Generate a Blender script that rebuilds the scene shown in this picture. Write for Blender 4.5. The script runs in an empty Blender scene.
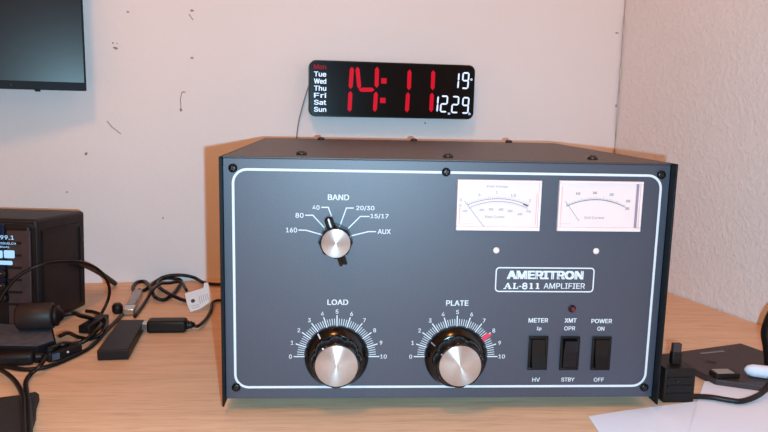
import bpy, bmesh, math, random
from mathutils import Vector as V, Matrix
random.seed(7)
S = bpy.context.scene
C = S.collection
PI = math.pi

# ------------------------------------------------------------------ camera
FPX = 696.71; PITCH, YAW, ROLL = .153054, .063181, .02124
EYE = V((-.084289, -.520458, .240670))
fwd = V((math.sin(YAW)*math.cos(PITCH), math.cos(YAW)*math.cos(PITCH), -math.sin(PITCH)))
r0 = V((math.cos(YAW), -math.sin(YAW), 0)); u0 = r0.cross(fwd)
RT = r0*math.cos(ROLL) + u0*math.sin(ROLL); UP = -r0*math.sin(ROLL) + u0*math.cos(ROLL)
cam = bpy.data.cameras.new('camera'); co = bpy.data.objects.new('camera', cam); C.objects.link(co)
cam.sensor_width = 36; cam.lens = FPX/768*36; cam.clip_start = .01
co.matrix_world = Matrix(((RT.x, UP.x, -fwd.x, EYE.x), (RT.y, UP.y, -fwd.y, EYE.y), (RT.z, UP.z, -fwd.z, EYE.z), (0, 0, 0, 1)))
S.camera = co

def hit(x, y, p0, n):
    d = fwd + RT*((x-384)/FPX) + UP*((216-y)/FPX)
    return EYE + d*((V(p0)-EYE).dot(V(n))/d.dot(V(n)))
def fl(x, y, z=0.0): return hit(x, y, (0, 0, z), (0, 0, 1))       # a point at height z
def dp(x, y, Y): return hit(x, y, (0, Y, 0), (0, 1, 0))           # a point at depth Y

# ------------------------------------------------------------------ materials
def lin(c):
    return tuple(((v/255)/12.92 if v/255 <= .04045 else ((v/255+.055)/1.055)**2.4) for v in c) + (1,)
def mat(name, rgb, rough=.5, metal=0, vary=.08, scale=60, bump=0, bscale=200, emit=0, coat=0, spec=.5, trans=0, stretch=(1, 1, 1), detail=4):
    m = bpy.data.materials.new(name); m.use_nodes = True
    nt = m.node_tree; N = nt.nodes; L = nt.links; b = N['Principled BSDF']
    tc = N.new('ShaderNodeTexCoord'); mp = N.new('ShaderNodeMapping'); mp.inputs['Scale'].default_value = stretch
    L.new(tc.outputs['Object'], mp.inputs['Vector'])
    no = N.new('ShaderNodeTexNoise'); no.inputs['Scale'].default_value = scale; no.inputs['Detail'].default_value = detail
    L.new(mp.outputs[0], no.inputs['Vector'])
    cr = N.new('ShaderNodeValToRGB'); c = lin(rgb)
    cr.color_ramp.elements[0].position = .3; cr.color_ramp.elements[1].position = .7
    cr.color_ramp.elements[0].color = tuple(v*(1-vary) for v in c[:3]) + (1,)
    cr.color_ramp.elements[1].color = tuple(min(1, v*(1+vary)) for v in c[:3]) + (1,)
    L.new(no.outputs['Fac'], cr.inputs[0]); L.new(cr.outputs[0], b.inputs['Base Color'])
    b.inputs['Roughness'].default_value = rough; b.inputs['Metallic'].default_value = metal
    b.inputs['Coat Weight'].default_value = coat; b.inputs['Specular IOR Level'].default_value = spec
    b.inputs['Transmission Weight'].default_value = trans
    if emit:
        L.new(cr.outputs[0], b.inputs['Emission Color']); b.inputs['Emission Strength'].default_value = emit
    if bump:
        n2 = N.new('ShaderNodeTexNoise'); n2.inputs['Scale'].default_value = bscale; n2.inputs['Detail'].default_value = 3
        L.new(mp.outputs[0], n2.inputs['Vector'])
        bp = N.new('ShaderNodeBump'); bp.inputs['Strength'].default_value = bump; bp.inputs['Distance'].default_value = .001
        L.new(n2.outputs['Fac'], bp.inputs['Height']); L.new(bp.outputs[0], b.inputs['Normal'])
    return m

M = {}
M['panel'] = mat('slate_paint', (53, 68, 86), .48, .22, .10, 900, .1, 900, spec=1.0)
M['panel'].node_tree.nodes['Principled BSDF'].inputs['Specular Tint'].default_value = (1, .63, .50, 1)
_p = M['panel'].node_tree.nodes['Principled BSDF']; _p.inputs['Coat Weight'].default_value = .4; _p.inputs['Coat Roughness'].default_value = .52; _p.inputs['Coat Tint'].default_value = (1, .9, .85, 1)
M['cover'] = mat('brown_black_paint', (70, 56, 52), .48, 0, .1, 400, .3, 700)
M['flange'] = mat('dark_paint', (17, 19, 24), .45, 0, .1, 300, spec=.2)
M['white'] = mat('white_ink', (215, 212, 215), .6, vary=.02)
M['grey_ink'] = mat('grey_ink', (128, 122, 130), .6, vary=.03)
M['dark_ink'] = mat('dark_ink', (56, 50, 66), .6, vary=.03)
M['red_ink'] = mat('red_ink', (225, 50, 80), .6, vary=.03)
M['pink_ink'] = mat('pink_ink', (240, 165, 160), .6, vary=.03)
M['meter_shade'] = mat('painted_meter_shade', (150, 120, 135), .6, vary=.05)  # shadow tone for the right edge of the grid meter
M['face'] = mat('meter_paper', (229, 200, 197), .6, vary=.01)
M['frame'] = mat('meter_frame', (231, 206, 203), .45, vary=.02)
M['knob'] = mat('glossy_black_plastic', (6, 5, 5), .2, vary=.1, coat=.2, spec=.45)
M['switch'] = mat('black_switch_plastic', (13, 13, 15), .35, vary=.1, spec=.3)
M['rocker'] = mat('rocker_plastic', (14, 14, 17), .3, vary=.1, spec=.35)
M['black'] = mat('black_plastic', (24, 16, 15), .5, vary=.15, bump=.1, spec=.3)
M['cable'] = mat('black_cable', (15, 12, 13), .45, vary=.15, spec=.35)
M['screw'] = mat('black_screw', (16, 17, 22), .3, .5)
M['silver'] = mat('bright_steel', (205, 200, 195), .28, 1, .05)
M['brass'] = mat('aged_screw', (72, 62, 58), .35, .7)
M['brown_plastic'] = mat('dark_brown_plastic', (46, 36, 35), .5, vary=.15, spec=.35)
M['radio'] = mat('radio_case', (32, 26, 28), .55, vary=.15, bump=.2, spec=.35)
M['radio_dark'] = mat('radio_dark', (15, 15, 20), .5, vary=.12, spec=.3)
M['radio_front'] = mat('radio_front', (26, 30, 44), .4, vary=.12)
M['lcd'] = mat('lcd_blue', (12, 24, 48), .3, vary=.1, emit=.3, spec=.2)
M['lcd_text'] = mat('lcd_text', (150, 200, 235), .4, vary=.02, emit=.6)
M['paper'] = mat('white_paper', (231, 231, 246), .75, vary=.015, scale=8)
M['tag'] = mat('white_tag', (225, 222, 226), .6, vary=.02)
M['clock_black'] = mat('clock_black', (12, 10, 14), .3, vary=.1, spec=.25)
M['clock_face'] = mat('clock_face', (8, 5, 8), .25, vary=.2, spec=.2)
M['clock_edge'] = mat('clock_edge', (120, 125, 135), .35, vary=.1)
M['red_led'] = mat('red_led', (200, 14, 40), .4, vary=.03, emit=.45, spec=.1)
M['dim_led'] = mat('dim_red_led', (150, 14, 34), .4, vary=.03, emit=.35, spec=.1)
M['white_led'] = mat('white_led', (205, 225, 250), .4, vary=.02, emit=.75, spec=.1)
M['lamp_off'] = mat('dark_red_lens', (95, 10, 28), .12, vary=.1, coat=.6)
M['screen'] = mat('matte_screen', (16, 22, 30), .30, vary=.04, spec=.38)
M['screen'].node_tree.nodes['Principled BSDF'].inputs['Specular Tint'].default_value = (1, .85, .8, 1)
M['bezel'] = mat('monitor_bezel', (24, 27, 36), .5, vary=.08, spec=.15)
M['slab'] = mat('charcoal_slab', (64, 50, 50), .55, vary=.12, bump=.2, spec=.3)
M['grey_slab'] = mat('grey_slab', (86, 88, 100), .5, vary=.25, scale=120, spec=.3)
M['fabric'] = mat('black_fabric', (36, 30, 30), .85, vary=.3, scale=600, bump=.6, bscale=900)
M['clear'] = mat('smoky_clear_plastic', (190, 175, 165), .15, vary=.1, trans=.6)
M['beige'] = mat('beige_grey', (150, 142, 138), .6, vary=.05)
M['cord'] = mat('grey_cord', (150, 135, 135), .6, vary=.05)
M['chip'] = mat('wall_chip', (158, 138, 132), .9, vary=.25, scale=300)

# spun aluminium for the knob caps
def spun():
    m = mat('spun_aluminium', (205, 192, 190), .34, .75, .03, 500)
    N = m.node_tree.nodes; L = m.node_tree.links; b = N['Principled BSDF']
    b.inputs['Anisotropic'].default_value = .9; b.inputs['Anisotropic Rotation'].default_value = .25
    t = N.new('ShaderNodeTangent'); t.direction_type = 'RADIAL'; t.axis = 'Y'
    L.new(t.outputs[0], b.inputs['Tangent'])
    return m
M['spun'] = spun()

def wood():
    m = bpy.data.materials.new('beech_laminate'); m.use_nodes = True
    nt = m.node_tree; N = nt.nodes; L = nt.links; b = N['Principled BSDF']
    tc = N.new('ShaderNodeTexCoord'); mp = N.new('ShaderNodeMapping'); mp.inputs['Scale'].default_value = (2.2, 34, 5)
    mp.inputs['Rotation'].default_value = (0, 0, .03)
    L.new(tc.outputs['Object'], mp.inputs[0])
    n1 = N.new('ShaderNodeTexNoise'); n1.inputs['Scale'].default_value = 2.4; n1.inputs['Detail'].default_value = 8; n1.inputs['Roughness'].default_value = .62
    n1.inputs['Distortion'].default_value = .6
    L.new(mp.outputs[0], n1.inputs['Vector'])
    cr = N.new('ShaderNodeValToRGB'); e = cr.color_ramp.elements
    e[0].position = .25; e[0].color = lin((212, 169, 137)); e[1].position = .75; e[1].color = lin((239, 196, 162))
    L.new(n1.outputs['Fac'], cr.inputs[0])
    mp2 = N.new('ShaderNodeMapping'); mp2.inputs['Scale'].default_value = (18, 260, 5); L.new(tc.outputs['Object'], mp2.inputs[0])
    n2 = N.new('ShaderNodeTexNoise'); n2.inputs['Scale'].default_value = 2; n2.inputs['Detail'].default_value = 4
    L.new(mp2.outputs[0], n2.inputs['Vector'])
    c2 = N.new('ShaderNodeValToRGB'); c2.color_ramp.elements[0].position = .3; c2.color_ramp.elements[1].position = .5
    c2.color_ramp.elements[0].color = (.80, .76, .72, 1); c2.color_ramp.elements[1].color = (1, 1, 1, 1)
    L.new(n2.outputs['Fac'], c2.inputs[0])
    mx = N.new('ShaderNodeMix'); mx.data_type = 'RGBA'; mx.blend_type = 'MULTIPLY'; mx.inputs[0].default_value = .85
    L.new(cr.outputs[0], mx.inputs[6]); L.new(c2.outputs[0], mx.inputs[7]); L.new(mx.outputs[2], b.inputs['Base Color'])
    b.inputs['Roughness'].default_value = .5; b.inputs['Specular IOR Level'].default_value = .35
    return m
M['wood'] = wood()

def plaster(name, rgb, bump, bscale, vary):
    m = mat(name, rgb, .85, vary=vary, scale=3.5, spec=.2, detail=6)
    N = m.node_tree.nodes; L = m.node_tree.links; b = N['Principled BSDF']
    tc = [n for n in N if n.type == 'TEX_COORD'][0]
    n2 = N.new('ShaderNodeTexNoise'); n2.inputs['Scale'].default_value = bscale; n2.inputs['Detail'].default_value = 5; n2.inputs['Roughness'].default_value = .6
    L.new(tc.outputs['Object'], n2.inputs['Vector'])
    r = N.new('ShaderNodeMapRange'); r.inputs[1].default_value = .42; r.inputs[2].default_value = .7; L.new(n2.outputs['Fac'], r.inputs[0])
    bp = N.new('ShaderNodeBump'); bp.inputs['Strength'].default_value = bump; bp.inputs['Distance'].default_value = .004
    L.new(r.outputs[0], bp.inputs['Height']); L.new(bp.outputs[0], b.inputs['Normal'])
    return m
M['wall'] = plaster('smooth_plaster', (243, 237, 239), .06, 60, .03)
M['stucco'] = plaster('rough_plaster', (240, 232, 232), .32, 150, .04)

# ------------------------------------------------------------------ mesh builder
FONT = None
try:
    import os
    FONT = bpy.data.fonts.load(os.path.join(bpy.utils.resource_path('LOCAL'), 'datafiles', 'fonts', 'Inter.woff2'))
except Exception:
    FONT = None
class Fr:
    """a local frame: (a, b, c) -> o + a u + b v + c n"""
    def __init__(s, o, u, v, n=None):
        s.o = V(o); s.u = V(u).normalized(); s.v = V(v).normalized(); s.n = V(n).normalized() if n is not None else s.u.cross(s.v)
    def p(s, a, b, c=0): return s.o + s.u*a + s.v*b + s.n*c
    def inv(s, w): w = V(w) - s.o; return (w.dot(s.u), w.dot(s.v), w.dot(s.n))
WORLD = Fr((0, 0, 0), (1, 0, 0), (0, 1, 0))

class MB:
    def __init__(s): s.bm = bmesh.new(); s.mi = 0
    def face(s, vs, smooth=False):
        try: f = s.bm.faces.new(vs)
        except ValueError: return
        f.material_index = s.mi; f.smooth = smooth; return f
    def box(s, fr, a0, a1, b0, b1, c0, c1, bev=0, seg=2):
        vs = [s.bm.verts.new(fr.p(a, b, c)) for a in (a0, a1) for b in (b0, b1) for c in (c0, c1)]
        fs = [s.face([vs[i] for i in q]) for q in ((0, 1, 3, 2), (4, 6, 7, 5), (0, 4, 5, 1), (2, 3, 7, 6), (0, 2, 6, 4), (1, 5, 7, 3))]
        if bev:
            es = {e for f in fs for e in f.edges}
            r = bmesh.ops.bevel(s.bm, geom=list(es), offset=bev, segments=seg, affect='EDGES', profile=.5)
            for f in r['faces']: f.smooth = True; f.material_index = s.mi
        return s
    def prism(s, fr, pts, c0, c1, bev=0, smooth=False):
        n = len(pts)
        rings = [[s.bm.verts.new(fr.p(a, b, c)) for a, b in pts] for c in ((c0, c1) if not bev else (c0, c1-bev))]
        if bev:
            cx = sum(p[0] for p in pts)/n; cy = sum(p[1] for p in pts)/n
            R = max(math.hypot(p[0]-cx, p[1]-cy) for p in pts); k = 1-bev/R
            rings.append([s.bm.verts.new(fr.p(cx+(a-cx)*k, cy+(b-cy)*k, c1)) for a, b in pts])
        for q in range(len(rings)-1):
            for i in range(n): s.face([rings[q][i], rings[q][(i+1) % n], rings[q+1][(i+1) % n], rings[q+1][i]], smooth)
        s.face(rings[0][::-1]); s.face(rings[-1]); return s
    def lathe(s, fr, a, b, prof, seg=48, lobes=0, amp=0):
        rings = []
        for r, c in prof:
            rings.append([s.bm.verts.new(fr.p(a+(r+(amp*abs(math.cos(lobes*t/2)) if lobes else 0))*math.cos(t), b+(r+(amp*abs(math.cos(lobes*t/2)) if lobes else 0))*math.sin(t), c)) for t in [2*PI*i/seg for i in range(seg)]])
        for q in range(len(rings)-1):
            for i in range(seg): s.face([rings[q][i], rings[q][(i+1) % seg], rings[q+1][(i+1) % seg], rings[q+1][i]], True)
        s.face(rings[0][::-1]); s.face(rings[-1]); return s
    def quad(s, fr, pts, c=0):
        s.face([s.bm.verts.new(fr.p(a, b, c)) for a, b in pts]); return s
    def line(s, fr, pts, w, c=0, closed=False):
        """flat printed stroke along pts"""
        n = len(pts); idx = range(n) if closed else range(n); L = []; Rr = []
        for i in idx:
            p = V(pts[i]); a = V(pts[(i-1) % n]) if (closed or i > 0) else p; b = V(pts[(i+1) % n]) if (closed or i < n-1) else p
            d1 = (p-a).normalized() if (p-a).length > 1e-9 else (b-p).normalized(); d2 = (b-p).normalized() if (b-p).length > 1e-9 else d1
            t = (d1+d2).normalized(); nn = V((-t.y, t.x)); k = w/2/max(.4, nn.dot(V((-d1.y, d1.x))))
            L.append(s.bm.verts.new(fr.p(p.x+nn.x*k, p.y+nn.y*k, c))); Rr.append(s.bm.verts.new(fr.p(p.x-nn.x*k, p.y-nn.y*k, c)))
        for i in range(n if closed else n-1):
            j = (i+1) % n; s.face([L[i], Rr[i], Rr[j], L[j]])
        return s
    def tube(s, pts, r, seg=10, sub=8, taper=None):
        P = [V(p) for p in pts]; path = []
        Q = [P[0]*2-P[1]] + P + [P[-1]*2-P[-2]]
        for i in range(1, len(Q)-2):
            for k in range(sub):
                t = k/sub; a, b, c, d = Q[i-1:i+3]
                path.append(.5*((2*b)+(c-a)*t+(2*a-5*b+4*c-d)*t*t+(3*b-a-3*c+d)*t**3))
        path.append(P[-1]); ring0 = None; nrm = V((0, 0, 1)); rings = []
        for i, p in enumerate(path):
            t = (path[min(i+1, len(path)-1)]-path[max(i-1, 0)]).normalized()
            nrm = (nrm-t*nrm.dot(t)); nrm = nrm.normalized() if nrm.length > 1e-6 else t.orthogonal().normalized()
            bi = t.cross(nrm); rr = r*(1 if not taper else 1+(taper-1)*i/(len(path)-1))
            rings.append([s.bm.verts.new(p+(nrm*math.cos(a)+bi*math.sin(a))*rr) for a in [2*PI*k/seg for k in range(seg)]])
        for q in range(len(rings)-1):
            for i in range(seg): s.face([rings[q][i], rings[q][(i+1) % seg], rings[q+1][(i+1) % seg], rings[q+1][i]], True)
        s.face(rings[0][::-1]); s.face(rings[-1]); return s
    def text(s, fr, txt, a, b, w, h, c=0, bold=0.0, align='C', shear=0):
        cu = bpy.data.curves.new('t', 'FONT'); cu.body = txt
        if FONT: cu.font = FONT
        cu.size = 1; cu.shear = shear; cu.resolution_u = 3
        ob = bpy.data.objects.new('t', cu); C.objects.link(ob); bpy.context.view_layer.update()
        me = bpy.data.meshes.new_from_object(ob.evaluated_get(bpy.context.evaluated_depsgraph_get()))
        xs = [v.co.x for v in me.vertices]; ys = [v.co.y for v in me.vertices]
        x0, x1, y0, y1 = min(xs), max(xs), min(ys), max(ys); sy = h/(y1-y0); sx = (w/(x1-x0)) if w else sy
        bo = bold*h*1.2; sx -= 2*bo/(x1-x0); sy -= bo/(y1-y0)
        for q, (ox, oy) in enumerate(((-1, .5), (1, .5), (-1, -.5), (1, -.5)) if bold else ((0, 0),)):      # heavier strokes
            vs = [s.bm.verts.new(fr.p(a+(v.co.x-(x0+x1)/2)*sx+ox*bo, b+(v.co.y-(y0+y1)/2)*sy+oy*bo, c+q*.00001)) for v in me.vertices]
            for p in me.polygons: s.face([vs[i] for i in p.vertices])
        bpy.data.objects.remove(ob); bpy.data.curves.remove(cu); bpy.data.meshes.remove(me)
        return s
    def build(s, name, m, parent=None, loc=None, recalc=True):
        if recalc: bmesh.ops.recalc_face_normals(s.bm, faces=s.bm.faces)
        me = bpy.data.meshes.new(name)
        o = bpy.data.objects.new(name, me)
        if parent is not None:
            org = V((0, 0, 0)); q = parent
            while q is not None: org += q.location; q = q.parent
            base = V(loc) if loc is not None else org
            for v in s.bm.verts: v.co -= base
            o.parent = parent; o.location = base-org
        else:
            base = V(loc) if loc is not None else V((0, 0, 0))
            for v in s.bm.verts: v.co -= base
            o.location = base
        s.bm.to_mesh(me); s.bm.free()
        for x in (m if isinstance(m, (list, tuple)) else [m]): me.materials.append(M[x] if isinstance(x, str) else x)
        C.objects.link(o); return o

def tag(o, label=None, cat=None, group=None, kind=None):
    if label: o['label'] = label
    if cat: o['category'] = cat
    if group: o['group'] = group
    if kind: o['kind'] = kind
    return o
def thing(name, loc, label, cat, group=None):
    o = bpy.data.objects.new(name, None); C.objects.link(o); o.location = loc; o.empty_display_size = .02
    return tag(o, label, cat, group)
def rrect(a0, a1, b0, b1, r, k=6):
    out = []
    for cx, cy, t0 in ((a1-r, b1-r, 0), (a0+r, b1-r, 90), (a0+r, b0+r, 180), (a1-r, b0+r, 270)):
        for i in range(k+1):
            t = math.radians(t0+90*i/k); out.append((cx+r*math.cos(t), cy+r*math.sin(t)))
    return out

# ------------------------------------------------------------------ the setting
CN = V((.3284, .5136, 0)); WU = V((.753, .0982, 0)).normalized(); WN = V((WU.y, -WU.x, 0))
RU = V((.078, -.270, 0)).normalized(); RN = V((RU.y, -RU.x, 0))      # right wall runs towards the camera
WF = Fr(CN, WU, (0, 0, 1), WN)                                        # back wall: a < 0 to the left, c towards the room
RF = Fr(CN, RU, (0, 0, 1), RN)
MB().box(WF, -1.6, .12, -.75, 1.7, -.08, 0).build('wall_back', 'wall')['kind'] = 'structure'
wb = bpy.data.objects['wall_back']
MB().box(RF, 0, 1.5, -.75, 1.7, -.08, 0).build('wall_right', 'stucco')['kind'] = 'structure'
MB().box(WORLD, -1.6, 1.2, -1.6, .9, -.76, -.74).build('floor', mat('grey_floor', (120, 112, 105), .7))['kind'] = 'structure'
def wpt(x, y):
    a, b, c = WF.inv(hit(x, y, CN, WN)); return a, b
def spot(mb, x, y, w, h):
    a, b = wpt(x, y); k = .00135; pts = []
    for i in range(9):
        t = 2*PI*i/9; rr = random.uniform(.6, 1.15); pts.append((a+w*k*rr*math.cos(t)/2, b+h*k*rr*math.sin(t)/2))
    mb.prism(WF, pts, 0, .0004)
mb = MB()
for q in ((113, 43, 1.8, 2.5), (115.5, 48, 5, 3), (117, 43.5, 1.5, 1.5), (128, 12, 3, 2), (192, 10.5, 4, 2.4), (192, 58, 3, 2.4), (184, 92, 4, 1.5), (181, 110, 2.6, 4), (86, 154, 3, 3.5), (67, 192, 2, 2), (425, 123, 2, 2), (617, 33, 5, 2), (616, 106, 1.6, 3.5), (163, 218, 1.6, 2.6)): spot(mb, *q)
for pts in (((107, 121), (112, 127), (121, 134)), ((182, 92), (180.5, 99), (181, 109)), ((193, 20), (189, 14))):
    mb.line(WF, [wpt(*p) for p in pts], .0011, .0003)
mb.build('chipped_paint', 'chip', wb)
# ragged crack where the walls meet
ck = MB(); n = 46
pts = [(0+random.uniform(-.0012, .0014), i*.0117+.0) for i in range(n)]
ck.line(Fr(CN, (WU-RU).normalized()*1, (0, 0, 1), (WN+RN).normalized()), pts, .0024, .0016)
ck.build('trim_1', 'chip')['kind'] = 'structure'

# desk
def onR(y): return CN + RU*((y-CN.y)/RU.y)
bl = CN - WU*1.45; EP = .0015
poly = [tuple((bl+WN*EP).xy), tuple((CN+WN*EP+RN*EP).xy), tuple((onR(-.36)+RN*EP).xy), (bl.x, -.36)]
desk = thing('desk', (0, 0, -.74), 'beech laminate desk top filling the foreground under the amplifier', 'desk')
mb = MB(); mb.prism(WORLD, poly, -.025, 0); mb.build('desktop', 'wood', desk)
for x in (-1.0, .35): MB().box(WORLD, x, x+.02, -.3, .15, -.74, -.0255, .001).build('side_panel', 'wood', desk)

# ------------------------------------------------------------------ amplifier
W2, H, D, ZB, PY = .1745, .2032, .3217, .010, .009
amp = thing('radio_amplifier', (0, 0, 0), 'large slate grey amplifier with dials, two meters and silver knobs, standing on desk', 'amplifier')
t = .0015
MB().box(WORLD, -W2, -W2+t, 0, D, ZB-.002, H, .0004).build('side_cover', 'flange', amp)
MB().box(WORLD, W2-t, W2, 0, D, ZB-.002, H, .0004).build('side_cover', 'flange', amp)
mb = MB(); mb.box(WORLD, -W2+t, W2-t, PY-.0008, D, H-t, H-.00005, .0003); mb.box(WORLD, -W2+t, W2-t, D-t, D-.0003, ZB, H-t)
mb.build('top_cover', 'cover', amp)
MB().box(WORLD, -W2+t, W2-t, PY+.003, D-t, ZB, ZB+t).build('bottom_plate', 'flange', amp)
mb = MB(); mb.box(WORLD, -W2+t+.0002, W2-t-.0002, PY, PY+.003, ZB+.001, H-t-.0001, .0003)
panel = mb.build('front_panel', 'panel', amp)
PF = Fr((0, PY, 0), (1, 0, 0), (0, 0, 1), (0, -1, 0)); INK = .00012
def pp(x, y):
    p = hit(x, y, (0, PY, 0), (0, 1, 0)); return (p.x, p.z)
PX = .000775                                                          # metres per photo pixel on the panel
MB().line(PF, rrect(-.1655, .1662, .0205, .1932, .0105, 7), .0019, INK, True).build('border_line', 'white', panel)
# screws
def screw(fr, a, b, r, m, parent, ph=.6, name='screw'):
    mb = MB(); mb.lathe(fr, a, b, [(r, 0), (r, r*.35), (r*.75, r*.62), (r*.3, r*.7)], 20)
    o = mb.build(name, m, parent)
    c, s_ = math.cos(ph), math.sin(ph); k = MB()
    k.box(Fr(fr.p(a, b, r*.66), fr.u*c+fr.v*s_, fr.v*c-fr.u*s_, fr.n), -r*.55, r*.55, -r*.1, r*.1, 0, r*.08)
    k.box(Fr(fr.p(a, b, r*.66), fr.u*c+fr.v*s_, fr.v*c-fr.u*s_, fr.n), -r*.1, r*.1, -r*.55, r*.55, 0, r*.08)
    k.build('cross_slot', 'brass', o); return o
for q, ph in zip(((233, 168), (446, 172), (661, 174.8), (236.3, 387), (644, 387.2)), (.6, .2, .9, .4, .7)):
    screw(PF, *pp(*q), .0034, 'screw', amp, ph)
TF = Fr((0, 0, H), (1, 0, 0), (0, 1, 0), (0, 0, 1))
for q in ((301.5, 154.5), (448, 157.3), (592.5, 159.2), (321, 139.8), (414, 141), (506, 142)):
    p = fl(q[0], q[1], H); screw(TF, p.x, min(p.y, D-.008), .0042, 'brass', amp, .3)
for x in (-.14, .14):
    for y in (.055, .28):
        MB().lathe(Fr((0, 0, 0), (1, 0, 0), (0, 1, 0)), x, y, [(.009, 0), (.0095, .0015), (.0095, ZB), (.009, ZB+.0005)], 24).build('foot', 'black', amp)

# meters
def meter(quad, kind):
    P = [pp(*q) for q in quad]; a0 = (P[0][0]+P[3][0])/2; a1 = (P[1][0]+P[2][0])/2; b1 = (P[0][1]+P[1][1])/2; b0 = (P[2][1]+P[3][1])/2
    w, h = a1-a0, b1-b0
    mt = MB(); rim = .0019
    for bx in ((a0, a1, b1-rim, b1), (a0, a1, b0, b0+rim*1.6), (a0, a0+rim, b0+rim*1.6, b1-rim), (a1-rim, a1, b0+rim*1.6, b1-rim)):
        mt.box(PF, bx[0], bx[1], bx[2], bx[3], 0, .003, .0003, 1)
    m = mt.build('meter', 'frame', amp)
    MB().box(PF, a0+rim, a1-rim, b0+rim*1.6, b1-rim, .0002, .0012).build('meter_face', 'face', m)
    c = .0014
    def L(u, v_): return (a0+u*w, b0+v_*h)
    k = MB()
    # arc through three points
    def arc(v_end, v_mid, u0, u1, n=24, dv=0):
        return [L(u0+(u1-u0)*i/n, v_end+(v_mid-v_end)*(1-(2*i/n-1)**2)+dv) for i in range(n+1)]
    if kind == 'plate':
        k.text(PF, 'Plate Voltage', *L(.475, .865), .25*w, .05*h, c)
        k.text(PF, 'Plate Current', *L(.46, .27), .23*w, .05*h, c)
        k.line(PF, arc(.50, .63, .13, .86), .00042, c); k.line(PF, arc(.45, .58, .15, .85), .00035, c)
        A, B = arc(.50, .63, .13, .86, 30), arc(.50, .63, .13, .86, 30, .045)
        for i in range(31): k.line(PF, [A[i], B[i] if i % 5 else (B[i][0], B[i][1]+.02*h)], .00022, c)
        A, B = arc(.45, .58, .15, .85, 30), arc(.45, .58, .15, .85, 30, -.035)
        for i in range(0, 31): k.line(PF, [A[i], B[i]], .0002, c)
        for s_, u, v_ in (('0', .05, .60), ('.5', .26, .70), ('1', .47, .755), ('1.5', .67, .70), ('2', .87, .60), ('0', .045, .49)): k.text(PF, s_, *L(u, v_), 0, .052*h, c, .012)
        for s_, u, v_ in (('100', .10, .38), ('200', .30, .405), ('300', .41, .42), ('400', .53, .42), ('500', .64, .39), ('600', .76, .33), ('700', .86, .385)): k.text(PF, s_, *L(u, v_), .055*w, .045*h, c, .015)
        k.build('scale_print', 'dark_ink' if False else 'grey_ink', m)
        MB().line(PF, [L(.79, .535), L(.85, .49)], .0009, c+.0001).build('scale_zone', 'dark_ink', m)
        MB().line(PF, [L(.09, .58), L(.33, .08)], .0004, .0019).build('needle', 'grey_ink', m)
        z = MB(); z.line(PF, [L(.035, .12), L(.04, .45)], .0009, c); z.build('edge_line', 'pink_ink', m); z = MB(); z.line(PF, [L(.95, .12), L(.955, .75)], .0007, c); z.build('edge_line', 'pink_ink', m); z = MB()
        z.line(PF, [L(.07, .125), L(.2, .13)], .0003, c); z.build('edge_line', 'pink_ink', m)
    else:
        k.text(PF, 'Grid Current', *L(.44, .27), .24*w, .05*h, c)
        k.line(PF, arc(.49, .63, .10, .80), .0006, c)
        A, B = arc(.49, .63, .10, .80, 40), arc(.49, .63, .10, .80, 40, .04)
        for i in range(41): k.line(PF, [A[i], B[i] if i % 5 else (B[i][0], B[i][1]+.02*h)], .00022, c)
        A, B = arc(.49, .63, .10, .80, 20), arc(.49, .63, .10, .80, 20, -.03)
        for i in range(6, 17): k.line(PF, [A[i], B[i]], .0002, c)
        k.build('scale_print', 'grey_ink', m)
        k = MB()
        for s_, u, v_ in (('50', .23, .745), ('100', .43, .765), ('150', .63, .735), ('200', .835, .61), ('250', .83, .46)): k.text(PF, s_, *L(u, v_), .05*w, .048*h, c, .015)
        k.build('scale_numbers', 'dark_ink', m)
        MB().line(PF, [L(.08, .60), L(.26, .20)], .0004, .0019).build('needle', 'grey_ink', m)
        z = MB(); z.line(PF, [L(.035, .10), L(.04, .88)], .0010, c); z.build('edge_line', 'pink_ink', m); z = MB(); z.line(PF, [L(.05, .145), L(.16, .145)], .0003, c); z.build('edge_line', 'pink_ink', m)
        MB().box(PF, *[L(.925, 0)[0], L(.955, 0)[0]], L(0, .05)[1], L(0, .96)[1], .0013, .0016).build('painted_side_shade', 'meter_shade', m)  # shadow along the meter's right edge, painted as a thin mauve strip
meter(((457.5, 179), (541, 180.5), (538.8, 230.8), (455.3, 229.5)), 'plate')
meter(((559, 180.2), (642.8, 181.5), (638.6, 231.5), (556, 230.2)), 'grid')
for q in ((496.2, 250.3), (596, 251)):
    MB().lathe(PF, *pp(*q), [(.0025, 0), (.0025, .0006), (.0015, .0011)], 20).build('zero_adjust_screw', 'frame', amp)

# legends
def legend(name, parent, items, m='white'):
    k = MB()
    for it in items:
        s_, x, y, w, h = it[:5]; k.text(PF, s_, *pp(x, y), w*PX, h*PX, INK, it[5] if len(it) > 5 else .018)
    return k.build(name, m, parent)
def legends(name, parent, items):
    for it in items: legend(name, parent, (it,))
legend('band_legend', panel, (('BAND', 338.5, 197.3, 21, 5.6, .03), ('40', 316, 207.5, 7, 4.6), ('80', 299.5, 215.3, 8, 4.8), ('160', 291.5, 230, 11, 4.8), ('20/30', 365.3, 208.2, 18, 5), ('15/17', 379.5, 216.3, 18, 5), ('AUX', 384.2, 231.6, 13, 4.8)))
k = MB()
for pts in (((321.4, 207.3), (328.3, 207.3), (331.6, 216.5)), ((353.8, 208), (346.4, 208), (340.6, 224)), ((305.2, 215.2), (312.8, 215.2), (325.6, 229)), ((369.5, 216.4), (360.3, 216.4), (347, 229.6)), ((298.5, 230), (306, 230.2), (321.8, 234.6)), ((376, 231.6), (368.4, 231.6), (352, 235.6))):
    k.line(PF, [pp(*p) for p in pts], .00085, INK)
k.build('band_lines', 'white', panel)
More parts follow.
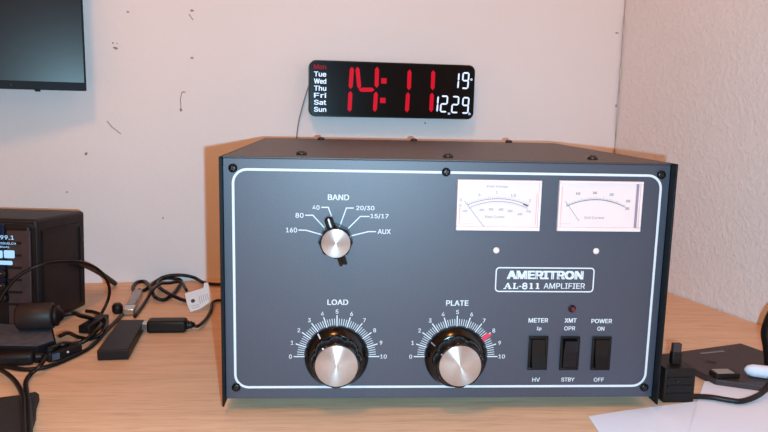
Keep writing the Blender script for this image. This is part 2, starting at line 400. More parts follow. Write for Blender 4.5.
def dial(cx, cy, title, tx, ty):
    a, b = pp(cx, cy); k = MB()
    for i in range(51):
        t = PI-PI*i/50; big = i % 5 == 0
        ri, ro = (.0252, .0338) if big else (.0258, .0312)
        k.line(PF, [(a+ri*math.cos(t), b+ri*math.sin(t)), (a+ro*math.cos(t), b+ro*math.sin(t))], .00085 if big else .00048, INK)
    k.build('dial_ticks', 'white', panel)
    k = MB(); k.text(PF, title, *pp(tx, ty), (21 if title == 'LOAD' else 23)*PX, 5.6*PX, INK, .03)
    for i in range(11):
        t = PI-PI*i/10; rr = .0368 if i not in (0, 10) else (.0363 if i == 0 else .0372)
        k.text(PF, str(i), a+rr*math.cos(t), b+rr*math.sin(t), (.0052 if i == 10 else 0), .0033, INK, .012)
    k.build('dial_legend', 'white', panel)
    return a, b
la, lb = dial(336.6, 356.5, 'LOAD', 337.8, 302.2)
pa, pb = dial(455.8, 356.5, 'PLATE', 457.3, 303)
t = math.radians(35.5)
MB().prism(PF, [(pa+.0255*math.cos(t+.03), pb+.0255*math.sin(t+.03)), (pa+.0256*math.cos(t-.10), pb+.0256*math.sin(t-.10)), (pa+.034*math.cos(t-.04), pb+.034*math.sin(t-.04)), (pa+.031*math.cos(t+.06), pb+.031*math.sin(t+.06))], .0001, .0003).build('red_dial_mark', 'red_ink', panel)

def tuning_knob(a, b, ang, bright):
    k = MB(); k.lathe(PF, a, b, [(.0250, .0003), (.0253, .0012), (.0248, .0026), (.0205, .0075), (.0195, .0080)], 72)
    kn = k.build('tuning_knob', 'knob', amp)
    kn['label'] = 'black skirted knob with silver cap'
    k = MB(); k.lathe(PF, a, b, [(.0186, .0078), (.0184, .0100), (.0172, .0190), (.0160, .0206)], 96, 8, .0016)
    k.build('grip', 'knob', kn)
    k = MB(); k.lathe(PF, a, b, [(.0163, .0200), (.0163, .0212), (.0160, .0216), (.0001, .0216)], 72)
    k.build('cap', 'spun', kn, PF.p(a, b, .0208))
    c, s_ = math.cos(ang), math.sin(ang)
    f = Fr(PF.p(a, b, 0), PF.u*c+PF.v*s_, PF.v*c-PF.u*s_, PF.n)
    k = MB(); w = .0005
    vs = [k.bm.verts.new(f.p(r, q, cc)) for r, q, cc in ((.0212, -w, .00715), (.0212, w, .00715), (.0246, w, .00325), (.0246, -w, .00325))]
    k.face(vs); k.build('pointer_line', bright, kn)
    MB().box(f, .0165, .0178, -.0006, .0006, .0205, .0209).build('pointer_dot', bright, kn)
tuning_knob(la, lb, math.radians(127), 'white')
tuning_knob(pa, pb, math.radians(148), 'grey_ink')
# band switch knob
ba, bb = pp(336.0, 239.4)
k = MB(); k.lathe(PF, ba, bb, [(.0128, .0003), (.0132, .0015), (.0128, .0130), (.0118, .0158)], 8)
for f in k.bm.faces: f.smooth = False
kn = k.build('band_knob', 'knob', amp)
kn['label'] = 'black pointer knob with silver cap'
ang = math.atan2(pp(328.5, 217)[1]-bb, pp(328.5, 217)[0]-ba); f = Fr(PF.p(ba, bb, 0), PF.u*math.cos(ang)+PF.v*math.sin(ang), PF.v*math.cos(ang)-PF.u*math.sin(ang), PF.n)
k = MB(); k.prism(f, rrect(.010, .0195, -.0032, .0032, .0028, 5), .0004, .0095, .0012, True); k.build('pointer_arm', 'knob', kn)
MB().prism(f, rrect(.0115, .0185, -.0006, .0006, .0005, 3), .0095, .0099).build('pointer_line', 'white', kn)
k = MB(); k.box(f, -.0195, -.010, -.0030, -.0006, .0004, .0095, .0006); k.box(f, -.0195, -.010, .0006, .0030, .0004, .0095, .0006); k.box(f, -.019, -.010, -.0008, .0008, .0004, .0075); k.build('pointer_tail', 'knob', kn)
k = MB(); k.lathe(PF, ba, bb, [(.0109, .0156), (.0109, .0168), (.0106, .0171), (.0001, .0171)], 64); k.build('cap', 'spun', kn, PF.p(ba, bb, .0163))

# badge
q0, q1 = pp(495.8, 267), pp(593.2, 292.4)
MB().line(PF, rrect(q0[0]+.0005, q1[0]-.0005, q1[1]+.0005, q0[1]-.0005, .0026, 5), .0010, INK, True).build('badge_outline', 'white', panel)
k = MB()
k.text(PF, 'AMERITRON', *pp(545.3, 275.0), 79.5*PX, 9.0*PX, INK, .075)
k.text(PF, 'AMPLIFIER', *pp(564.3, 285.9), 43*PX, 5.8*PX, INK, .015)
# slab-serif AL-811
def ser(segs, x0, x1):
    A, B = pp(x0, 288.8), pp(x1, 283.0)
    for s_ in segs:
        k.line(PF, [(A[0]+(B[0]-A[0])*u, A[1]+(B[1]-A[1])*v_) for u, v_ in s_[1]], s_[0]*PX, INK+.00002*random.random())
ser(((.9, ((.15, 0), (.5, 1))), (1.7, ((.5, 1), (.82, 0))), (.8, ((.28, .35), (.7, .35))), (.9, ((0, .06), (.35, .06))), (.9, ((.6, .06), (1, .06)))), 503.2, 512)
ser(((1.7, ((.3, 0), (.3, 1))), (.9, ((0, .06), (1, .06))), (.9, ((.05, .94), (.6, .94))), (.9, ((.95, .06), (.95, .4)))), 512.6, 518.2)
ser(((1.1, ((0, .42), (1, .42))),), 518.8, 521.4)
ser(((1.3, tuple((.5+.38*math.cos(t), .74+.22*math.sin(t)) for t in [i*.524 for i in range(13)])), (1.4, tuple((.5+.44*math.cos(t), .27+.25*math.sin(t)) for t in [i*.524 for i in range(13)]))), 522.2, 527.4)
for x in (528.9, 535.2): ser(((1.8, ((.55, 0), (.55, 1))), (.9, ((.1, .06), (1, .06))), (.9, ((.1, .85), (.5, .94)))), x, x+4.4)
k.build('badge_lettering', 'white', panel)
# engraved gaps of the logo lettering, showing the panel paint
# LED and switches
MB().lathe(PF, *pp(572, 308.6), [(.0031, 0), (.0031, .0008), (.0026, .0012)], 24).build('lamp_ring', 'switch', amp)
MB().lathe(PF, *pp(572, 308.6), [(.0022, .001), (.0022, .0022), (.0018, .0034), (.0009, .0042)], 20).build('indicator_lamp', 'lamp_off', amp)
legends('switch_legend', panel, (('METER', 538.3, 320.3, 20.5, 4.6, .03), ('Ip', 539, 328.8, 5, 4.4, .02), ('HV', 536, 379.6, 8, 4.4, .02)))
legends('switch_legend', panel, (('XMT', 570.6, 320.4, 12.5, 4.6, .03), ('OPR', 569.6, 328.3, 11.5, 4.4, .02), ('STBY', 567.8, 379.5, 14, 4.4, .02)))
legends('switch_legend', panel, (('POWER', 601.7, 321, 22, 4.6, .03), ('ON', 600.8, 328.6, 7.5, 4.4, .02), ('OFF', 598.8, 379.6, 11, 4.4, .02)))
def rocker(x, y, down):
    a, b = pp(x, y); w, h = .0079, .0141
    k = MB(); rim = .0021
    k.box(PF, a-w, a+w, b+h-rim, b+h, 0, .002, .0005); k.box(PF, a-w, a+w, b-h, b-h+rim, 0, .002, .0005)
    k.box(PF, a-w, a-w+rim, b-h+rim, b+h-rim, 0, .002, .0005); k.box(PF, a+w-rim, a+w, b-h+rim, b+h-rim, 0, .002, .0005)
    k.box(PF, a-w+rim, a+w-rim, b-h+rim, b+h-rim, 0, .0004)
    s = k.build('rocker_switch', 'switch', amp)
    # rocker: side profile (height along panel, protrusion) swept across
    hh = h-rim-.0004; e = 1 if down else -1
    prof = [(-hh, .0005), (-hh, .0062 if e > 0 else .0022), (-hh*.15, .0030), (hh*.1, .0028), (hh, .0062 if e < 0 else .0022), (hh, .0005)]
    k = MB(); f = Fr(PF.p(a, b, 0), PF.v, PF.n, PF.u); ww = w-rim-.0004
    k.prism(f, prof, -ww, ww); k.build('rocker', 'rocker', s)
rocker(537.6, 352.6, True); rocker(569.2, 352.8, False); rocker(600.6, 353, True)

# ------------------------------------------------------------------ wall clock
CT = .022; CKN = CN+WN*CT
CF = Fr(CKN, WU, (0, 0, 1), WN)
def cp(x, y):
    a, b, c = CF.inv(hit(x, y, CKN, WN)); return a, b
c0, c1, c2, c3 = cp(308.7, 59.6), cp(476.3, 65.6), cp(472.8, 119.6), cp(310.4, 116.3)
ca0, ca1, cb0, cb1 = (c0[0]+c3[0])/2, (c1[0]+c2[0])/2, (c3[1]+c2[1])/2, (c0[1]+c1[1])/2
clock = thing('digital_wall_clock', WF.p((ca0+ca1)/2, cb0, 0), 'black digital clock with red 14:11 digits mounted on wall above amplifier', 'clock')
MB().prism(CF, rrect(ca0, ca1, cb0, cb1, .009), -CT+.0005, 0, .0012, True).build('clock_case', 'clock_black', clock)
MB().prism(CF, rrect(ca0+.002, ca1-.002, cb0+.002, cb1-.002, .0075), 0, .0006).build('display_face', 'clock_face', clock)
e = .0008
def cz(zx, zy): return cp(290+zx/3.84, 40+zy/3.84)
def segm(k, p, q, w):
    p, q = V(p), V(q); d = (q-p).normalized(); n = V((-d.y, d.x))*w/2
    k.quad(CF, [tuple(p), tuple(p+d*w*.6+n), tuple(q-d*w*.6+n), tuple(q), tuple(q-d*w*.6-n), tuple(p+d*w*.6-n)], e)
w = .0056
for segs in ((((238, 103), (232, 188)), ((232, 196), (228, 276))), (((258, 103), (266, 188)), ((263, 191), (324, 191)), ((334, 103), (332, 184)), ((330, 198), (325, 276))), (((459, 113), (456, 193)), ((453, 200), (448, 278))), (((550, 116), (547, 193)), ((545, 202), (541, 277)))):
    k = MB()
    for p, q in segs: segm(k, cz(*p), cz(*q), w)
    k.build('digit', 'red_led', clock)
k = MB()
for p in ((360, 157), (356, 232)):
    a, b = cz(*p); k.quad(CF, [(a-.0038, b-.0036), (a+.0038, b-.0036), (a+.0038, b+.0036), (a-.0038, b+.0036)], e)
k.build('colon', 'red_led', clock)
SEG = {'a': ((0, 1), (1, 1)), 'b': ((1, 1), (1, .5)), 'c': ((1, .5), (1, 0)), 'd': ((0, 0), (1, 0)), 'e': ((0, .5), (0, 0)), 'f': ((0, 1), (0, .5)), 'g': ((0, .5), (1, .5))}
DIG = {'1': 'bc', '2': 'abged', '9': 'abcdfg'}
k = MB()
for ch, x0, x1, y0, y1 in (('1', 636, 646, 185, 127), ('9', 660, 684, 185, 127), ('1', 553, 566, 275, 216), ('2', 577, 602, 275, 216), ('2', 620, 645, 278, 218), ('9', 660, 684, 280, 222)):
    A, B = cz(x0, y0), cz(x1, y1)
    for s_ in DIG[ch]:
        (u0_, v0_), (u1_, v1_) = SEG[s_]
        segm(k, (A[0]+(B[0]-A[0])*u0_+.001*v0_, A[1]+(B[1]-A[1])*v0_), (A[0]+(B[0]-A[0])*u1_+.001*v1_, A[1]+(B[1]-A[1])*v1_), .0022)
for p, s_ in (((610, 283), 'M'), ((689, 284), 'D'), ((696, 152), '°')):
    k.text(CF, s_, *cz(*p), .003, .003, e, .02)
k.build('date_digits', 'white_led', clock)
k = MB()
for i, s_ in enumerate(('Tue', 'Wed', 'Thu', 'Fri', 'Sat', 'Sun')):
    a, b = cz(115.5, 131+27.1*i); k.text(CF, s_, a, b, .0165, .0066, e, .035)
k.build('weekday_labels', 'white_led', clock)
k = MB(); a, b = cz(115, 103); k.text(CF, 'Mon', a, b, .0165, .0062, e, .03); k.build('weekday_label', 'dim_led', clock)
k = MB(); k.tube([WF.p(*wpt(x, y), .004) for x, y in ((309, 84), (305, 97), (300.5, 113), (297.5, 128), (296, 145), (296, 160))], .0009, 8)
k.build('power_cord', 'cord', clock)

# ------------------------------------------------------------------ wall monitor
MG = .034; MO = hit(86.6, 91.0, CN+WN*MG, WN); my = math.radians(13)            # turned on its arm towards the desk
MU = V((WU.x*math.cos(my)-WU.y*math.sin(my), WU.x*math.sin(my)+WU.y*math.cos(my), 0)); MN = V((MU.y, -MU.x, 0))
MF = Fr(MO, MU, (0, 0, 1), MN); a, b = 0, 0; mw, mh = .49, .29
mon = thing('wall_monitor', MF.p(-mw/2, 0, 0), 'dark flat monitor mounted on wall at upper left, its lower right corner showing', 'monitor')
k = MB(); k.box(MF, a-mw, a, b, b+mh, -.020, -.001, .002); k.build('monitor_case', 'bezel', mon)
k = MB(); bz = .0022
k.box(MF, a-mw, a, b, b+.010, -.001, .0015, .0005); k.box(MF, a-mw, a, b+mh-bz, b+mh, -.001, .0015, .0005); k.box(MF, a-bz, a, b+.010, b+mh-bz, -.001, .0015, .0005); k.box(MF, a-mw, a-mw+bz, b+.010, b+mh-bz, -.001, .0015, .0005)
k.build('bezel', 'bezel', mon)
MB().box(MF, a-mw+bz, a-bz, b+.010, b+mh-bz, -.0005, .0004).build('screen', 'screen', mon)
MB().box(MF, a-.058, a-.052, b-.0022, b+.001, -.008, -.002, .0006).build('power_button', 'bezel', mon)
MB().lathe(MF, a-.083, b+.005, [(.0012, .0012), (.0010, .0018)], 16).build('indicator', 'slab', mon)
MB().box(MF, a-mw/2-.04, a-mw/2+.04, b+.10, b+.18, -.062, -.020).build('wall_bracket', 'black', mon)

# ------------------------------------------------------------------ radio at the left
RH, dep, th, ra = .116, .112, math.radians(3), math.radians(-7)       # the set leans back a little on its front feet
rr = fl(86.5, 309.5); ru = V((math.cos(ra), math.sin(ra), 0)); rh = V((-math.sin(ra), math.cos(ra), 0))
upv = V((0, 0, 1))*math.cos(th)+rh*math.sin(th); back = rh*math.cos(th)-V((0, 0, 1))*math.sin(th)
XF = Fr((rr.x, rr.y, .0006), ru, back, upv)                           # a right, b to the rear (0 = rear face), c up
radio = thing('radio_transceiver', XF.p(-.11, -dep/2, 0), 'dark desktop radio with lit blue display and knobs at left edge of desk', 'radio')
k = MB(); k.box(XF, -.22, 0, -dep+.012, 0, .004, RH, .0035, 3); k.build('case', 'radio', radio)
k = MB()
k.box(XF, 0-.001, .0012, -dep+.02, -dep+.024, .012, RH-.014); k.box(XF, -.001, .0012, -.014, -.008, .012, RH-.014); k.box(XF, -.001, .0012, -dep+.02, -.008, RH-.017, RH-.012)
k.build('side_rib', 'radio_dark', radio)
MB().box(XF, .0008, .0022, -.012, -.009, RH-.034, RH-.028).build('side_catch', 'slab', radio)
k = MB(); k.box(XF, -.222, -.0005, -dep, -dep+.014, .006, RH-.004, .004, 3); fp = k.build('front_panel', 'radio_dark', radio)
k = MB(); k.box(XF, -.024, .0002, -dep-.0015, -dep+.001, .010, RH-.010, .001); k.build('front_pillar', 'slab', fp)
for i in range(6): MB().box(XF, -.0235, -.009, -dep-.0025, -dep-.0012, .030+i*.0125, .032+i*.0125).build('pillar_groove', 'radio_dark', fp)
GF = Fr(XF.p(0, -dep, 0), ru, upv, -back)
MB().box(GF, -.12, -.026, .050, .112, .0005, .0028, .0006).build('display_screen', 'lcd', fp)
def gp(x, y):
    p = hit(x, y, GF.p(0, 0, .003), GF.n); a_, b_, _ = GF.inv(p); return a_, b_
k = MB()
k.text(GF, '99.1', gp(7, 237.5)[0], gp(7, 237.5)[1], .014, .0042, .003, .02)
k.text(GF, 'SQUELCH', gp(8, 243.5)[0], gp(8, 243.5)[1], .016, .0022, .003, .02)
k.text(GF, 'DUAL', gp(5, 247)[0], gp(5, 247)[1], .010, .0018, .003, .02)
for x0, y0, x1, y1 in ((4, 250.5, 14.5, 258), (-4, 250.5, 2.5, 258), (-4, 261, 12.5, 264.5)):
    A, B = gp(x0, y1), gp(x1, y0); k.quad(GF, rrect(A[0], B[0], A[1], B[1], .0012, 3), .003)
k.build('display_text', 'lcd_text', fp)
for x, y in ((3, 274), (3, 286), (4, 298)):
    A = gp(x, y); k = MB(); k.lathe(GF, *A, [(.0045, .0005), (.0045, .006), (.0035, .007)], 24); b_ = k.build('knob', 'black', fp)
    k = MB(); k.line(GF, [(A[0]-.0014, A[1]+.0012), (A[0]+.0014, A[1]+.0012)], .0008, .0073); k.build('knob_mark', 'grey_ink', b_)
for bx in ((-.2, -.17), (-.05, -.02)):
    for by, c_ in ((-dep+.02, -.0044), (-.03, -.0006)): MB().box(XF, bx[0], bx[1], by, by+.015, c_, .0042, .001).build('foot', 'black', radio)

# ------------------------------------------------------------------ cables and gadgets, left
def F3(q): # (x, y, z) pixel at height z
    return fl(q[0], q[1], q[2])
def cable(name, pts, r, label, cat='cable', m='cable', group=None, floor=True):
    k = MB(); k.tube(pts, r, 12)
    p = V(pts[0]); o = k.build(name, m, None, p); tag(o, label, cat, group); return o
cable('arched_cable', [dp(-3, 306, .165), dp(6, 290, .168), dp(20, 275, .172), dp(42, 264.5, .18), dp(65, 261.5, .20), dp(86, 263.5, .225), dp(101, 272, .245), dp(109, 286, .26), dp(108, 300, .268), F3((100, 316, .0026)), F3((94, 324, .0019))], .0017, 'thin black cable arching in front of radio down to desk')
cable('stiff_cable', [dp(77, 262, .262), dp(87, 266, .292), dp(100, 273, .345), dp(115, 283.5, .40)], .0033, 'thick black cable slanting from radio down to desk by wall')
# brown cylinder
zc = .0305; p0 = fl(18, 317, zc); p1 = fl(54, 315.5, zc)
cyl = thing('barrel_connector', V(((p0.x+p1.x)/2, p0.y, .0165)), 'stubby dark brown cylindrical connector lying before radio', 'connector')
ax = (p1-p0).normalized(); KF = Fr(p0, (0, 0, 1), V((0, 0, 1)).cross(ax), ax); Lc = (p1-p0).length
MB().lathe(KF, 0, 0, [(.0115, 0), (.0132, .0015), (.0134, Lc*.5), (.0132, Lc-.002), (.0120, Lc)], 36).build('barrel', 'brown_plastic', cyl)
MB().lathe(KF, 0, 0, [(.0105, Lc-.001), (.0105, Lc+.004), (.0075, Lc+.005), (.0045, Lc+.008), (.003, Lc+.009)], 30).build('cap', 'black', cyl)
q = p0+ax*(Lc+.007)
k = MB(); k.tube([q, q+V((.010, .004, .001)), F3((80, 315.5, .022)), F3((90, 318, .012)), F3((99, 323, .0055)), F3((103, 327, .0045))], .0024, 12); k.build('cable', 'cable', cyl)
# plug blob
def plug(name, a_, b_, w, h, z0, m, label, cat='plug', bev=.0018, neck=True, tip=None):
    a_, b_ = V((a_.x, a_.y, 0)), V((b_.x, b_.y, 0)); d = (b_-a_).normalized(); f = Fr((a_.x, a_.y, z0), d, V((0, 0, 1)).cross(d), (0, 0, 1)); L_ = (b_-a_).length
    t_ = thing(name, V(((a_.x+b_.x)/2, (a_.y+b_.y)/2, z0)), label, cat)
    k = MB(); k.box(f, 0, L_, -w/2, w/2, 0, h, bev, 3); k.build('body', m, t_)
    if neck:
        k = MB(); ff = Fr(f.p(L_-.001, 0, h/2), f.v, f.n, d)
        k.lathe(ff, 0, 0, [(h*.32, 0), (h*.36, .003), (h*.26, .004), (h*.33, .0055), (h*.24, .0065), (h*.2, .009)], 16); k.build('strain_relief', 'cable', t_)
    if tip:
        k = MB(); k.box(f, -tip, .001, -w*.36, w*.36, h*.25, h*.75, .0003); k.build('metal_tip', 'silver', t_)
    return t_, f, L_
plug('moulded_plug', fl(84, 334), fl(104, 322), .013, .009, .0, 'black', 'small black moulded plug between cylinder and black stick')
# grey slab and black connectors
g0 = [fl(*q, .0158).xy for q in ((-14, 346), (38, 347), (56, 341), (52, 324), (-14, 322))]
gd = thing('flat_grey_gadget', V((sum(p.x for p in g0)/5, sum(p.y for p in g0)/5, 0)), 'flat grey gadget partly buried under plugs at left edge', 'gadget')
MB().prism(WORLD, [tuple(p) for p in g0], .0003, .0158, .001).build('body', 'radio_dark', gd)
gi = [V(p)*.93+V(gd.location.xy)*.07 for p in g0]; MB().prism(WORLD, [tuple(p) for p in gi], .0158, .0164).build('top_plate', 'grey_slab', gd)
plug('fat_black_plug', fl(-12, 366), fl(36, 363), .017, .0125, .0, 'black', 'fat black plug lying at left edge in front of grey gadget', tip=None, bev=.004)
t_, f_, L_ = plug('black_connector', fl(46, 362), fl(80, 353), .012, .010, .0, 'black', 'black connector block with bright dot beside fat plug', neck=False)
MB().lathe(Fr(f_.p(L_*.55, -.006, .0065), f_.u, f_.n, -f_.v), 0, 0, [(.0011, 0), (.001, .0006)], 12).build('bright_dot', 'white', t_)
MB().box(f_, .003, .010, -.0064, -.0055, .002, .008).build('grey_contact', 'grey_slab', t_)
cable('long_cable', [F3((q[0], q[1], .0022)) for q in ((136, 303), (125, 312), (108, 329), (92, 346), (70, 358), (48, 366.5), (27, 369.5), (8, 367), (-8, 364))], .002, 'black cable curving along front of the left hand clutter')
cable('forked_cable', [F3((q[0], q[1], z)) for q, z in (((-6, 367, 0), .0068), ((6, 373, 0), .0068), ((15, 381, 0), .005), ((21, 391, 0), .0055), ((23.5, 401, 0), .0085), ((24, 416, 0), .0088), ((25, 440, 0), .0088))], .002, 'black cable from left edge running down over black pouch', group=None)
cable('forked_cable', [F3((q[0], q[1], z)) for q, z in (((46, 356, 0), .013), ((40, 366, 0), .0085), ((31, 374, 0), .003), ((26, 382, 0), .003), ((26.5, 392, 0), .005), ((28.5, 402, 0), .0085), ((29.5, 418, 0), .0088), ((30, 440, 0), .0088))], .002, 'black cable from connector block running down over black pouch')
cable('tangled_cable', [F3((q[0], q[1], z)) for q, z in (((60, 336, 0), .0165+.0022), ((68, 333, 0), .0165), ((78, 337, 0), .0022), ((90, 339, 0), .0022), ((99, 335, 0), .0062), ((104, 330, 0), .0098), ((107, 322, 0), .0100), ((103, 316, 0), .006), ((94, 312, 0), .0022), ((86, 311, 0), .0022))], .0020, 'short black cable curling between barrel connector and rubber cap')
cable('tangled_cable', [F3((q[0], q[1], z)) for q, z in (((50, 349, 0), .016), ((58, 346, 0), .0115), ((66, 344, 0), .0115), ((76, 344, 0), .0040), ((86, 340, 0), .0062), ((96, 331, 0), .0112), ((101, 325, 0), .0115))], .0024, 'thick black cable lying behind connector block with bright dot')
# pouch
pts = [fl(*q).xy for q in ((-30, 407), (0, 404.5), (20, 402), (36, 398.5), (39.5, 400.5), (36.5, 410), (36, 420), (31, 436), (28, 446), (-30, 452))]
po = MB().prism(WORLD, [tuple(p) for p in pts], .0003, .0062, .0015, True).build('fabric_pouch', 'fabric', None, V((pts[3].x, pts[3].y, 0)))
tag(po, 'black fabric pouch corner on desk at bottom left', 'pouch')

# black USB stick
A, B = fl(97.2, 361.2), fl(128.6, 360.2); Ct, Dt = fl(144.8, 319.5, .0105), fl(119.5, 319.5, .0105)
ds = thing('usb_dongle', V(((A.x+Ct.x)/2, (A.y+Ct.y)/2, 0)), 'flat black oblong adapter stick lying on desk left of amplifier', 'adapter')
u_ = V(((Dt-A).x, (Dt-A).y, 0)); Ld = u_.length
DF = Fr((A.x, A.y, 0), V((B.x-A.x, B.y-A.y, 0)), V((Dt.x-A.x, Dt.y-A.y, 0)), (0, 0, 1)); wd = (B-A).length
k = MB()
for pts_ in (((A.x, A.y), (B.x, B.y), (Ct.x, Ct.y), (Dt.x, Dt.y)),):
    bot = [k.bm.verts.new((x, y, .0003)) for x, y in pts_]; top = [k.bm.verts.new((x, y, .0105)) for x, y in pts_]
    fs = [k.face(bot[::-1]), k.face(top)] + [k.face([bot[i], bot[(i+1) % 4], top[(i+1) % 4], top[i]]) for i in range(4)]
    bmesh.ops.bevel(k.bm, geom=list({e_ for f in fs for e_ in f.edges}), offset=.0013, segments=3, affect='EDGES', profile=.5)
k.build('body', 'black', ds)
t_, f_, L_ = plug('extension_plug', fl(148, 331.5), fl(187, 331), .0165, .0135, .0, 'black', 'black cable plug standing at right end of the flat adapter stick', tip=.0055, bev=.003)
e0 = f_.p(L_+.006, 0, .0068)
k = MB(); k.tube([e0, F3((198, 326, .0055)), F3((206, 319, .003)), F3((211, 310, .003)), F3((212.5, 303, .004)), F3((217, 300.5, .003)), F3((226, 300.5, .003)), F3((240, 300, .003))], .0018, 12); k.build('cable', 'cable', t_)
# coil of cable by the wall
cz4 = lambda x, y: (120+x/5.4, 260+y/5.4)
def coil(pts):
    out = []
    for x, y, z in pts:
        p = fl(*cz4(x, y), z)
        if WF.inv(p)[2] < .006: p = hit(*cz4(x, y), CN+WN*.006, WN); p.z = max(p.z, z)     # leans on the wall
        out.append(p)
    return out
cable('coiled_cable', coil(((560, 132, .003), (500, 130, .0035), (450, 122, .004), (400, 95, .004), (330, 82, .0025), (250, 88, .0025), (190, 118, .0025), (140, 158, .0025), (90, 172, .0025), (70, 150, .0025), (90, 122, .0025), (130, 115, .0025), (150, 130, .006), (170, 160, .0065), (190, 200, .0062), (235, 215, .003), (280, 190, .003), (315, 150, .003), (330, 112, .003), (290, 100, .003), (240, 100, .003), (205, 120, .0065), (215, 150, .0065), (270, 185, .0075), (330, 212, .0045), (385, 228, .0045))), .0023, 'coiled black cable heaped against wall left of amplifier')
cable('coiled_cable', coil(((360, 165, .0085), (330, 120, .0085), (270, 125, .0095), (215, 130, .012), (175, 165, .011), (150, 205, .004), (120, 250, .0025), (80, 305, .0025))), .0019, 'black cable running beside silver plug out of the coil')
# silver braided/clear plug
a_, b_ = fl(*cz4(45, 285), .004), fl(*cz4(100, 175), .004)
d = V((b_.x-a_.x, b_.y-a_.y, 0)); Ls = d.length; f = Fr((a_.x, a_.y, .0005), d, V((0, 0, 1)).cross(d.normalized()), (0, 0, 1))
sp = thing('clear_plug', V((a_.x, a_.y, 0)), 'shiny clear plug with silver shell behind flat adapter stick', 'plug')
MB().box(f, .018, Ls, -.0055, .0055, 0, .008, .002, 3).build('body', 'clear', sp)
MB().box(f, 0, .019, -.006, .006, .001, .0075, .0008).build('metal_shell', 'silver', sp)
MB().lathe(Fr(f.p(Ls-.001, 0, .004), f.v, f.n, f.u), 0, 0, [(.003, 0), (.0028, .01), (.002, .012)], 16).build('strain_relief', 'brown_plastic', sp)
k = MB(); k.lathe(WORLD, 0, 0, [(.0045, .0005), (.006, .003), (.006, .009), (.004, .012)], 20)
for v in k.bm.verts: v.co += V((fl(116, 315).x, fl(116, 315).y+.006, 0))
o = k.build('rubber_cap', 'black', None, V((fl(116, 315).x, fl(116, 315).y+.006, 0))); tag(o, 'small round black rubber cap behind flat adapter stick', 'cap')
# tag on the cable
T0 = [(184.8, 293.5), (203.5, 288), (204, 283), (208, 282.5), (213, 300), (200, 309), (190.5, 312), (187, 304)]
tg = fl(198, 312); tp = [dp(x, y, tg.y-.004+(312-y)*.0007) for x, y in T0]
pts3 = tp; c_ = sum(pts3, V())/8
nrm = (pts3[2]-pts3[6]).cross(pts3[4]-pts3[0]).normalized()
if nrm.y > 0: nrm = -nrm
e1 = (pts3[4]-pts3[0]); e1 = (e1-nrm*e1.dot(nrm)).normalized(); e2 = nrm.cross(e1)
GFr = Fr(c_, e1, e2, nrm)
tagt = thing('cable_tag', V((c_.x, c_.y, 0)), 'white printed paper tag wrapped on cable beside amplifier', 'tag')
MB().prism(GFr, [GFr.inv(p)[:2] for p in pts3], -.0003, .0003).build('paper_flag', 'tag', tagt)
k = MB()
def gq(x, y): return GFr.inv(hit(x, y, c_, nrm))[:2]
a_, b_ = gq(193, 301); k.prism(GFr, [(a_+.0024*math.cos(i*PI/8), b_+.0024*math.sin(i*PI/8)) for i in range(16)], .0003, .0005)
k.build('round_mark', 'radio_front', tagt)
k = MB()
for i in range(5): k.line(GFr, [gq(199+i*2, 296-i*.6), gq(200.5+i*2, 304-i*1.1)], .0005, .0004)
for i in range(2): k.line(GFr, [gq(191+i, 306.5+i*2), gq(199+i, 304.5+i*2)], .0005, .0004)
k.build('small_print', 'grey_ink', tagt)
# ------------------------------------------------------------------ right hand clutter
SH = .0065
SLP = [tuple(EYE.xy + (V(p)-EYE.xy)*1.024) for p in ((.206, .100), (.3244, .138), (.352, .070), (.345, .004), (.300, .019), (.246, .0426), (.238, .073), (.206, .079))]
P5 = V((SLP[5][0], SLP[5][1], 0))
sl = thing('flat_dark_device', V((P5.x+.03, P5.y+.04, 0)), 'flat dark grey device lying on desk right of amplifier', 'device')
MB().prism(WORLD, SLP, .0004, SH, .0008).build('body', 'slab', sl)
k = MB(); A, B = fl(700.5, 353.7, SH), fl(724, 351.3, SH); k.line(WORLD, [(A.x, A.y), (B.x, B.y)], .0035, SH+.0003); k.build('printed_line', 'grey_ink', sl)
k = MB(); A, B = fl(706, 361, SH), fl(716, 363, SH); k.line(WORLD, [(A.x, A.y), (B.x, B.y)], .006, SH+.0003); k.build('dark_emblem', 'radio_dark', sl)
# beige connector block
a_, b_ = fl(718, 380, SH), fl(735, 379.5, SH)
t_ = thing('socket_block', V((a_.x, a_.y, SH)), 'small dark block with beige top sitting on flat device edge', 'connector')
f = Fr((a_.x, a_.y, SH+.0002), V((b_.x-a_.x, b_.y-a_.y, 0)), V((0, 0, 1)).cross((b_-a_).normalized()), (0, 0, 1)); f = Fr(f.o, f.u, (-f.u.y, f.u.x, 0), (0, 0, 1))
MB().box(f, -.001, .022, .001, .013, 0, .0045, .0006).build('body', 'black', t_)
MB().box(f, .001, .017, .0025, .0125, .0045, .0053, .0003).build('beige_top', 'beige', t_)
# black power adapter
A = fl(661, 403.5); B = fl(690, 400)
f = Fr((max(A.x, .1775), A.y, 0), (1, .03, 0), (-.03, 1, 0), (0, 0, 1)); wa = B.x-f.o.x
top = dp(675, 369, A.y).z
ad = thing('power_adapter', f.p(wa/2, .015, 0), 'squat black power adapter block against right side of amplifier', 'adapter')
MB().box(f, .0015, wa, 0, .034, .0003, top, .0012, 2).build('body', 'black', ad)
k = MB()
for i in range(3): k.box(f, .004, wa-.003, -.0008, .0002, .007+i*.007, .009+i*.007)
k.build('ridges', 'radio_dark', ad)
MB().box(f, .012, .0135, -.0011, 0, top*.62, top*.62+.0015).build('screw_hole', 'brass', ad)
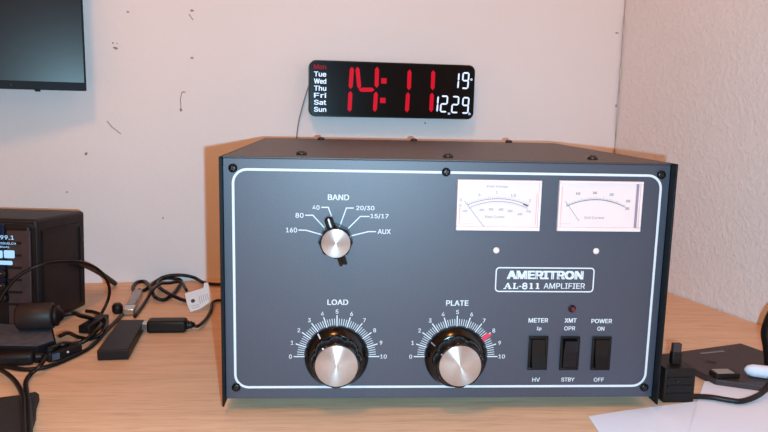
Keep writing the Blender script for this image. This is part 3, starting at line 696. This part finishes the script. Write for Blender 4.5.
# upright usb plug
z0 = top; up = fl(675, 364, z0)
f = Fr((up.x, up.y, z0+.0003), (1, 0, 0), (0, 1, 0), (0, 0, 1)); zt = dp(675, 343.5, up.y).z
ut = thing('upright_plug', V((up.x, up.y, z0)), 'small black plug standing upright on top of power adapter', 'plug')
MB().box(f, -.0042, .0042, -.003, .003, 0, (zt-z0)*.6, .0008).build('body', 'black', ut)
MB().box(f, -.0036, .0036, -.0024, .0024, (zt-z0)*.6-.0003, zt-z0, .0004).build('metal_end', 'slab', ut)
# papers
def paper(pts, z, label, curl=0.0):
    P = [fl(x, y, z) for x, y in pts]; k = MB(); n_ = len(P)
    k.prism(WORLD, [(p.x, p.y) for p in P], z, z+.0004)
    o = k.build('paper_sheet', 'paper', None, V((P[0].x, P[0].y, z))); tag(o, label, 'paper', None); return o
paper(((588.5, 416.8), (624, 411), (698, 401.5), (694, 418), (690, 450), (614, 455)), .0003, 'white paper sheet with pointed corner in front of amplifier at bottom right')
paper(((704.5, 381.5), (716, 382.2), (800, 395), (830, 470), (685, 470), (690, 430), (697.5, 401.5)), .0011, 'white paper sheet in bottom right corner, overlapping the pointed one')
# white rolled object
a_, b_ = fl(745.5, 369.5, SH+.006), fl(790, 375, SH+.006); ax = (b_-a_).normalized(); kf = Fr(a_, (0, 0, 1), V((0, 0, 1)).cross(ax), ax)
k = MB(); k.lathe(kf, 0, 0, [(.0012, -.001), (.0042, .0015), (.0056, .006), (.0058, .02), (.0058, .04)], 24)
for v in k.bm.verts: v.co.z = SH+.0002+(v.co.z-(SH+.0002))*1.0
o = k.build('white_plug', 'paper', None, V((a_.x, a_.y, SH))); tag(o, 'rounded white plug lying on flat dark device at right edge', 'plug')
# thick cable and upright black grip
cable('thick_cable', [fl(688, 396.5, .0045), fl(700, 396.5, .0045), fl(713, 397.5, .0045), fl(728, 400, .0045), fl(741, 401.3, .0048), fl(754, 397.5, .006), fl(764, 391, .009), fl(771, 380, .016), dp(774, 365, .064)], .0023, 'thick black cable crossing white paper from power adapter to right edge')
g = dp(774, 368, .064); gt = dp(770, 331, .072)
k = MB(); k.tube([g, g.lerp(gt, .25), g.lerp(gt, .6), gt, dp(778, 312, .078), dp(794, 300, .084)], .0075, 20); 
o = k.build('cable_grip', 'black', None, g); tag(o, 'upright black cable grip cut off by right edge of picture', 'grip')

# ------------------------------------------------------------------ light
w = bpy.data.worlds.new('room'); S.world = w; w.use_nodes = True
bg = w.node_tree.nodes['Background']; bg.inputs[0].default_value = (1.0, .40, .12, 1); bg.inputs[1].default_value = .45
def lamp(kind, name, loc, power, col, size, rot=None):
    l = bpy.data.lights.new(name, kind); l.energy = power; l.color = col
    if kind == 'AREA': l.shape = 'DISK'; l.size = size
    else: l.shadow_soft_size = size
    o = bpy.data.objects.new(name, l); C.objects.link(o); o.location = loc
    if rot: o.rotation_euler = rot
    return o
lamp('POINT', 'phone_flash', (-.061, -.5205, .2255), 19, (.36, .76, 1.0), .003)
lamp('POINT', 'ceiling_lamp', (-.34, -.75, 1.55), 32, (1.0, .43, .15), .14)
S.view_settings.view_transform = 'Standard'; S.view_settings.look = 'None'; S.view_settings.exposure = 0; S.view_settings.gamma = 1
S.view_settings.use_curve_mapping = False
